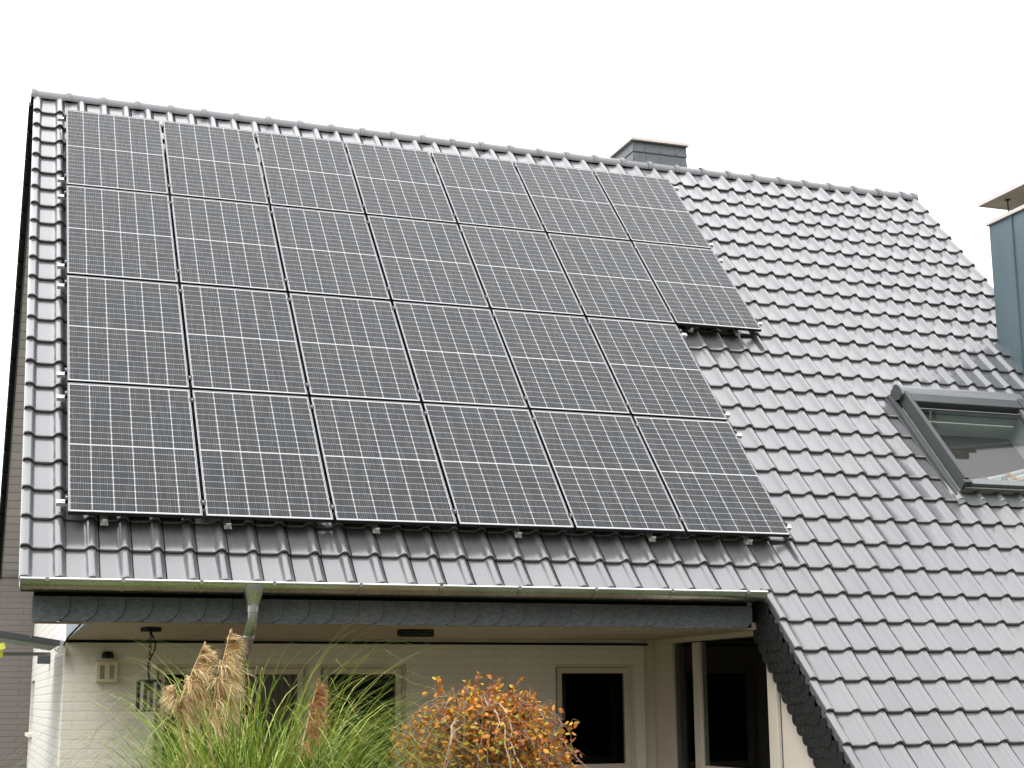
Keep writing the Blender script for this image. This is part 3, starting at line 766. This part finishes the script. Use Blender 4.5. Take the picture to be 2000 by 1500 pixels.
# ceiling fitting under the soffit
root=empty('ceiling_fitting',(2.915,.36,2.25)); tag(root,'flat dark louvred box fixed under the porch ceiling above the middle window','ceiling fitting')
inv=Matrix.Translation(-root.location)
b=MB(); b.box(2.77,3.06,.30,.43,2.236,2.250); b.box(2.77,3.06,.30,.312,2.186,2.196); b.box(2.77,2.782,.30,.43,2.1961,2.2359); b.box(3.048,3.06,.30,.43,2.1961,2.2359); b.box(2.7821,3.0479,.40,.43,2.1961,2.2359); b.box(2.7821,3.0479,.3121,.43,2.186,2.192); lp(b,'case',M['lamp_black'])
b=MB()
for k in range(3): b.box(2.784,3.046,.303,.310,2.199+k*.0125,2.205+k*.0125)
lp(b,'louvre',M['frame_dark'])

# side canopy at the left
root=empty('side_canopy',(.13,2.16,2.15)); tag(root,'dark metal beam with fluted sheet canopy rising leftwards from the white wall corner','canopy')
inv=Matrix.Translation(-root.location)
def CB(x): return 2.188-(x-.14)*.155
b=MB(); b.hexa([(-1.6,2.10,CB(-1.6)-.045),(.125,2.10,CB(.125)-.045),(.125,2.15,CB(.125)-.045),(-1.6,2.15,CB(-1.6)-.045),(-1.6,2.10,CB(-1.6)+.028),(.125,2.10,CB(.125)+.012),(.125,2.15,CB(.125)+.012),(-1.6,2.15,CB(-1.6)+.028)])
lp(b,'beam',M['flash'],bevel=.004)
b=MB(); rows=[]
for i in range(481):
    x=.11-1.7*i/480; rows.append([(x,2.152,CB(x)-.022+.007*math.sin(i*PI/3)),(x,3.9,CB(x)-.022+.007*math.sin(i*PI/3))])
b.sweep(rows,None,closed=False); lp(b,'fluted_sheet',M['canopy_sheet'],smooth=True,angle=80)
b=MB(); b.box(-1.55,.11,3.88,3.92,2.12,2.155); lp(b,'rear_bar',M['alu'])
b=MB(); b.box(.105,.154,2.06,2.18,2.10,2.20); b.tube([(.11,2.08,2.10),(.06,2.09,2.13)],.012,8); b.tube([(.10,2.07,2.14),(.08,2.07,2.14)],.014,8); lp(b,'wall_bracket',M['alu_rail'])
b=MB(); b.tube([(-1.55,2.13,0),(-1.55,2.13,CB(-1.55)-.045)],.03,10); lp(b,'post',M['flash'])
b=MB(); b.tube([(-.15,2.098,CB(-.15)),(-.15,2.092,CB(-.15))],.009,8); lp(b,'bolt',M['alu'])

# blanket bundle behind the roof window
def bundle():
    m=NT('striped_cloth'); sep=m.t.nodes.new('ShaderNodeSeparateXYZ'); m.l(m.coord('Object'),sep.inputs[0])
    c=m.ramp(m.math('FRACT',m.math('MULTIPLY',sep.outputs[0],2.6)),[(0,(.55,.60,.58)),(.35,(.40,.50,.50)),(.55,(.45,.27,.14)),(.75,(.62,.62,.58))],'CONSTANT')
    m.set(col=c,rough=.85,spec=.1)
    b=MB()
    for k in range(5):
        sb=s0_+.10+k*.075; pts=[RP(WX0+.18+i*.13,sb+.07*(i/8)+.05*math.sin(i*.4+k)*.5+.12*(i/8)**2,-.10-.03*k) for i in range(10)]
        b.tube(pts,.042-.002*k,10)
    o=b.build('blanket',m.mat,smooth=True); tag(o,'striped blanket rolled up inside behind the roof window pane','blanket'); at(o,RP(9.5,1.2,-.2))
s0_=WS0+.03
bundle()

# red leaf lying at the gutter end
b=MB(); c=Vector((5.83,-.395,2.578))
b.poly([c+Vector((-.02,0,0)),c+Vector((0,-.012,.012)),c+Vector((.022,0,.006)),c+Vector((0,.012,.014))]); b.poly([c+Vector((-.012,0,.004)),c+Vector((.004,-.010,.02)),c+Vector((.014,.002,.022)),c+Vector((0,.012,.016))])
tag(at(b.build('fallen_leaf',M['red_leaf'],normals=False),c),'small red leaf lying on the right end of the gutter','leaf')

# ---------------------------------------------------------------- plants
def ribbon(b,pts,widths,side):
    base=len(b.v)
    for p,w in zip(pts,widths):
        b.v.append(tuple(p-side*w)); b.v.append(tuple(p+side*w))
    for i in range(len(pts)-1):
        a=base+2*i; b.f.append((a,a+1,a+3,a+2)); b.m.append(0)
def pampas():
    base=Vector((1.27,-2.0,0))
    root=empty('pampas_grass',base); tag(root,'pampas grass clump with long green blades and feathery tan plumes','pampas grass')
    inv=Matrix.Translation(-base)
    rr=random.Random(11)
    b=MB()
    tuf=[]
    for q in range(46):          # the clump is made of tufts whose blades lean the same way
        az=rr.uniform(0,2*PI); ln=rr.uniform(.02,.34)
        tuf.append((az,ln,rr.uniform(1.7,2.6),rr.uniform(2.0,3.1),rr.uniform(.80,1.10),base+Vector((math.cos(az)*ln*.9+rr.gauss(-.07,.19),math.sin(az)*ln*.5+rr.gauss(0,.10),0))))
    for i in range(2600):
        T=tuf[int(rr.random()*len(tuf))]
        az=T[0]+rr.gauss(0,.42); d=Vector((math.cos(az),math.sin(az),0))
        a0=max(0,T[1]+rr.gauss(0,.05)); bend=T[2]*rr.uniform(.7,1.3); ex=T[3]*rr.uniform(.85,1.15)
        L=2.46*T[4]*rr.uniform(.60,1.04)*(1+.02*d.x)
        if rr.random()<.03: L*=1.06; a0*=.6
        st=T[5]+Vector((rr.gauss(0,.06),rr.gauss(0,.06),0))
        if d.y>0 and rr.random()<.25: continue
        p=st.copy(); pts=[p.copy()]; n=13
        sway=rr.uniform(-.25,.25)
        sd0=Vector((-d.y,d.x,0))
        for k in range(n):
            t=(k+.5)/n; th=a0+bend*t**ex
            p=p+(d*math.sin(th)+Vector((0,0,1))*math.cos(th)+sd0*sway*t*.3)*(L/n); pts.append(p.copy())
        wm=rr.uniform(.0028,.0056)
        tw=rr.uniform(-.6,.6); side=(sd0*math.cos(tw)+d*math.sin(tw)).normalized()
        ribbon(b,pts,[wm*min(1,.5+k/5)*(1-(k/n)**2.2)+.0004 for k in range(n+1)],side)
    o=b.build('blades',M['blade'],None,normals=False); o.parent=root; o.matrix_parent_inverse=inv; o['kind']='stuff'
    def plume(p0,p1,mat,fall,wid,n,spread,seed):
        r2=random.Random(seed); b=MB(); tufts=[(r2.random(),r2.gauss(0,.7),r2.uniform(.7,1.45)) for _ in range(70)]
        E0=Vector((-.671,-12.308,1.654)); p0=E0+(Vector(p0)-E0)*.955; p1=E0+(Vector(p1)-E0)*.955; ax=p1-p0; L=ax.length; axn=ax.normalized()
        for i in range(n):
            tf=r2.choice(tufts); t=min(1,max(0,tf[0]**.85+r2.gauss(0,.012))); q=p0+ax*t
            az=tf[1]+r2.gauss(0,.22)
            dirv=Vector(fall)*math.cos(az)+Vector((0,-1,0))*math.sin(az)*.9
            dirv=dirv-axn*dirv.dot(axn); dirv.normalize()
            prof=(math.sin(PI*min(1,(t*.86+.14)))**.8)*.85+.2
            if t>.85: prof*=max(.15,(1-t)/.15)
            l=wid*prof*r2.uniform(.55,1.15)*tf[2]
            pts=[]
            up=r2.uniform(.25,.75)+.25*t; dr=r2.uniform(.5,1.3)*(1.45-1.15*t)
            for k in range(6):
                u=k/5; pts.append(q+dirv*l*u+axn*l*(up*u)*1.0+Vector((0,0,-1))*l*dr*u*u*1.1+Vector((r2.gauss(0,.004),r2.gauss(0,.004),r2.gauss(0,.004)))*u)
            side=axn.cross(dirv); side=(side+Vector((r2.gauss(0,.5),r2.gauss(0,.5),r2.gauss(0,.5)))).normalized()
            w=r2.uniform(.0011,.0026); ribbon(b,pts,[w,w*1.2,w*1.2,w,w*.8,w*.3],side)
        o=b.build('plume',mat,None,normals=False); o.parent=root; o.matrix_parent_inverse=inv
        b=MB(); foot=Vector((base.x+(p0.x-base.x)*.35,base.y,.0)); mid=(foot+p0)/2+Vector((0,0,.05))
        b.tube([foot,mid,p0,p0+ax*.5,p1],[.008,.007,.006,.004,.0015],6); o=b.build('stalk',M['plume'],None); o.parent=root; o.matrix_parent_inverse=inv
    plume((.600,-2.25,1.60),(.765,-2.25,2.03),M['plume'],(1,-.2,0),.125,1500,1,1)
    plume((.800,-2.28,1.52),(.925,-2.28,2.115),M['plume'],(1,-.1,0),.14,1800,1,2)
    plume((.62,-2.25,1.64),(.585,-2.25,1.76),M['plume'],(-1,-.3,0),.08,350,1,5)
    plume((1.405,-2.3,1.38),(1.505,-2.3,1.79),M['plume_dark'],(.75,-.6,0),.085,1700,1,3)
pampas()

def shrub():
    rr=random.Random(5)
    base=Vector((2.93,-1.6,0)); root=empty('weeping_shrub',base); tag(root,'rounded weeping shrub with orange and yellow autumn leaves on bare arching twigs','shrub')
    inv=Matrix.Translation(-base)
    wood=MB(); thin=MB(); leaves=MB()
    crown=base+Vector((-.05,0,1.52))
    wood.tube([base,base+Vector((.03,.02,.7)),base+Vector((-.03,0,1.25)),crown],[.05,.042,.036,.03],8)
    def leaf(p,d,L):
        d=d.normalized(); s=d.cross(Vector((rr.gauss(0,1),rr.gauss(0,1),rr.gauss(0,1)))); 
        if s.length<1e-3: return
        s.normalize(); nrm=d.cross(s); w=L*rr.uniform(.22,.34); b0=len(leaves.v)
        cu=rr.uniform(-.25,.25)*L
        for q in (p,p+d*L*.35+s*w+nrm*L*.08,p+d*L*.75+s*w*.75+nrm*(L*.06+cu*.5),p+d*L+nrm*cu,p+d*L*.75-s*w*.75+nrm*(L*.06+cu*.5),p+d*L*.35-s*w+nrm*L*.08,p+d*L*.5+nrm*cu*.2): leaves.v.append(tuple(q))
        for f in ((0,1,6),(1,2,6),(2,3,6),(3,4,6),(4,5,6),(5,0,6)): leaves.f.append(tuple(b0+i for i in f)); leaves.m.append(0)
    for i in range(215):
        az=rr.uniform(0,2*PI)
        d=Vector((math.cos(az),math.sin(az)*.85,0))
        reach=rr.uniform(.22,.78); rise=rr.uniform(.02,.24)*(1-.4*reach); drop=rr.uniform(.25,.95)
        st=crown+Vector((rr.gauss(0,.07),rr.gauss(0,.07),rr.uniform(-.18,.05)))
        n=14; pts=[]
        wob=[Vector((rr.gauss(0,.012),rr.gauss(0,.012),rr.gauss(0,.010))) for _ in range(n+1)]
        w=Vector((0,0,0))
        for k in range(n+1):
            t=k/n; w+=wob[k]
            pts.append(st+d*reach*(1-(1-t)**1.7)+Vector((0,0,rise*math.sin(min(1,t*2.2)*PI/2)-drop*max(0,t-.28)**1.6*1.25))+w)
        big=i<26
        (wood if big else thin).tube(pts,[(.0085 if big else .0046)*(1-.8*k/n)+.0012 for k in range(n+1)],5 if big else 4)
        bare=rr.random()<.17
        for k in range(3,n+1):
            t=k/n
            if rr.random()<.66:       # side twig
                sd=Vector((rr.gauss(0,1),rr.gauss(0,1),rr.gauss(-.5,.8))).normalized(); l=rr.uniform(.05,.19)
                tp=[pts[k],pts[k]+sd*l*.5+Vector((0,0,.01)),pts[k]+sd*l+Vector((0,0,-l*.35))]
                thin.tube(tp,[.0024,.0018,.0008],3)
                if not bare or rr.random()<.2:
                    for q in range(int(rr.uniform(2,5.5))):
                        u=rr.random(); pp=tp[0].lerp(tp[2],u)+Vector((0,0,.008))
                        leaf(pp,sd*.7+Vector((rr.gauss(0,.7),rr.gauss(0,.7),rr.gauss(-.1,.6))),rr.uniform(.028,.054))
            if not bare:
                for q in range(2): leaf(pts[k]+Vector((rr.gauss(0,.01),)*3),Vector((rr.gauss(0,1),rr.gauss(0,1),rr.gauss(0,.7))),rr.uniform(.028,.054))
    # upright stray shoots on top
    for (x,z) in ((2.53,1.80),(2.86,1.855),(2.98,1.80),(3.12,1.80),(2.75,1.80),(3.50,1.56)):
        p0=crown+Vector(((x-crown.x)*.5,rr.uniform(-.1,.1),-.02)); p1=Vector((x,-1.6+rr.uniform(-.1,.1),z)); mid=(p0+p1)/2+Vector((rr.gauss(0,.03),0,.05))
        thin.tube([p0,mid,p1-Vector((.01,0,.05)),p1],[.006,.0045,.003,.0015],4)
        for q in range(12): leaf(mid.lerp(p1,rr.random()),Vector((rr.gauss(0,1),rr.gauss(0,1),rr.gauss(.4,.7))),rr.uniform(.03,.05))
    for b,nm,mt in ((wood,'branches',M['bark']),(thin,'twigs',M['twig']),(leaves,'leaves',M['autumn'])):
        o=b.build(nm,mt,None,normals=False,smooth=(nm=='branches')); o.parent=root; o.matrix_parent_inverse=inv
        if nm!='branches': o['kind']='stuff'
shrub()
def sapling():
    rr=random.Random(3); base=Vector((-.62,-3.0,0)); root=empty('sapling',base); tag(root,'twig with a few lime yellow leaves below the canopy','sapling')
    inv=Matrix.Translation(-base); b=MB()
    tip=Vector((-.50,-3.0,1.975)); b.tube([base,base+Vector((0,.02,1.0)),base+Vector((.01,0,1.8)),tip],[.012,.009,.005,.002],6); o=b.build('stem',M['twig'],None); o.parent=root; o.matrix_parent_inverse=inv
    b=MB()
    for i in range(13):
        p=Vector((-.585,-3,1.93)).lerp(tip,rr.random())+Vector((rr.gauss(.01,.012),rr.gauss(0,.02),rr.gauss(0,.012)))
        d=Vector((rr.uniform(-.3,1),rr.gauss(0,.5),rr.gauss(-.1,.6))).normalized(); s=d.cross(Vector((0,-1,.4))).normalized(); L=rr.uniform(.03,.048); w=L*.42; n_=d.cross(s)
        q=[p,p+d*L*.3+s*w,p+d*L*.75+s*w*.8,p+d*L+n_*L*.15,p+d*L*.75-s*w*.8,p+d*L*.3-s*w]
        b.poly(q)
    o=b.build('leaves',M['lime_leaf'],None,normals=False); o.parent=root; o.matrix_parent_inverse=inv
sapling()

# ---------------------------------------------------------------- camera
cam=bpy.data.cameras.new('camera'); co=bpy.data.objects.new('camera',cam); COL.objects.link(co)
yaw,el,roll=math.radians(19.44626),math.radians(11.70802),math.radians(-.40207)
fw=Vector((math.sin(yaw)*math.cos(el),math.cos(yaw)*math.cos(el),math.sin(el))); r0=Vector((math.cos(yaw),-math.sin(yaw),0)); u0=r0.cross(fw)
rt=r0*math.cos(roll)+u0*math.sin(roll); up=-r0*math.sin(roll)+u0*math.cos(roll)
co.matrix_world=Matrix(((rt.x,up.x,-fw.x,-.6706),(rt.y,up.y,-fw.y,-12.3081),(rt.z,up.z,-fw.z,EYE-1.4656),(0,0,0,1)))
cam.sensor_width=36; cam.lens=2977.1/2000*36; cam.clip_end=1500; cam.clip_start=.1
sc.camera=co

# ---------------------------------------------------------------- light: bright overcast
SUN_EL,SUN_AZ=math.radians(50),math.radians(-138)   # azimuth measured from +Y towards +X
w=bpy.data.worlds.new('World'); sc.world=w; w.use_nodes=True; t=w.node_tree; bg=t.nodes['Background']
sky=t.nodes.new('ShaderNodeTexSky'); sky.sky_type='NISHITA'; sky.sun_disc=False; sky.sun_elevation=SUN_EL; sky.sun_rotation=SUN_AZ; sky.dust_density=4; sky.air_density=1.2
hs=t.nodes.new('ShaderNodeHueSaturation'); hs.inputs['Saturation'].default_value=.25; t.links.new(sky.outputs[0],hs.inputs['Color'])
tc=t.nodes.new('ShaderNodeTexCoord'); sp=t.nodes.new('ShaderNodeSeparateXYZ'); t.links.new(tc.outputs['Generated'],sp.inputs[0])
rp_=t.nodes.new('ShaderNodeValToRGB'); t.links.new(sp.outputs[2],rp_.inputs[0])
e=rp_.color_ramp.elements; e[0].position=0; e[0].color=(.40,.395,.39,1); e[1].position=1; e[1].color=(.97,.98,1,1)
e2=rp_.color_ramp.elements.new(.45); e2.color=(.70,.705,.715,1)
ns=t.nodes.new('ShaderNodeTexNoise'); ns.inputs['Scale'].default_value=2.2; ns.inputs['Detail'].default_value=5; t.links.new(tc.outputs['Generated'],ns.inputs['Vector'])
mr=t.nodes.new('ShaderNodeMapRange'); mr.inputs['To Min'].default_value=18; mr.inputs['To Max'].default_value=26; t.links.new(ns.outputs['Fac'],mr.inputs['Value'])
vm=t.nodes.new('ShaderNodeVectorMath'); vm.operation='SCALE'; t.links.new(rp_.outputs[0],vm.inputs[0]); t.links.new(mr.outputs[0],vm.inputs['Scale'])
mx=t.nodes.new('ShaderNodeMix'); mx.data_type='RGBA'; mx.inputs['Factor'].default_value=.85
t.links.new(hs.outputs[0],[i for i in mx.inputs if i.name=='A' and i.type=='RGBA'][0]); t.links.new(vm.outputs[0],[i for i in mx.inputs if i.name=='B' and i.type=='RGBA'][0])
def wm(op,a,b=0,c=0):
    d=t.nodes.new('ShaderNodeMath'); d.operation=op
    for i,x in enumerate((a,b,c)):
        if isinstance(x,(int,float)): d.inputs[i].default_value=x
        else: t.links.new(x,d.inputs[i])
    return d.outputs[0]
def sstep(x,a,b):
    d=t.nodes.new('ShaderNodeMapRange'); d.interpolation_type='SMOOTHSTEP'; t.links.new(x,d.inputs['Value'])
    d.inputs['From Min'].default_value=a; d.inputs['From Max'].default_value=b; return d.outputs[0]
# added dimming of the sky low behind the viewer darkens the porch; brighter leftwards
fac=wm('SUBTRACT',1,wm('MULTIPLY',wm('MULTIPLY',wm('SUBTRACT',1,sstep(sp.outputs[1],-.6,.15)),wm('SUBTRACT',1,sstep(sp.outputs[2],.08,.6))),.78))
fac=wm('MULTIPLY',fac,wm('SUBTRACT',1.03,wm('MULTIPLY',sp.outputs[0],.22)))
v2=t.nodes.new('ShaderNodeVectorMath'); v2.operation='SCALE'; t.links.new([o for o in mx.outputs if o.type=='RGBA'][0],v2.inputs[0]); t.links.new(fac,v2.inputs['Scale'])
t.links.new(v2.outputs[0],bg.inputs[0]); bg.inputs[1].default_value=.14
sl=bpy.data.lights.new('sun','SUN'); sl.energy=1.0; sl.angle=math.radians(24); sl.color=(1,.97,.92)
so_=bpy.data.objects.new('sun',sl); COL.objects.link(so_)
sd=Vector((math.sin(SUN_AZ)*math.cos(SUN_EL),math.cos(SUN_AZ)*math.cos(SUN_EL),math.sin(SUN_EL))); so_.rotation_euler=sd.to_track_quat('Z','Y').to_euler(); so_.location=sd*30
vs=sc.view_settings; vs.view_transform='Standard'; vs.look='None'; vs.exposure=.35; vs.gamma=1
sc.cycles.max_bounces=8; sc.cycles.transparent_max_bounces=12
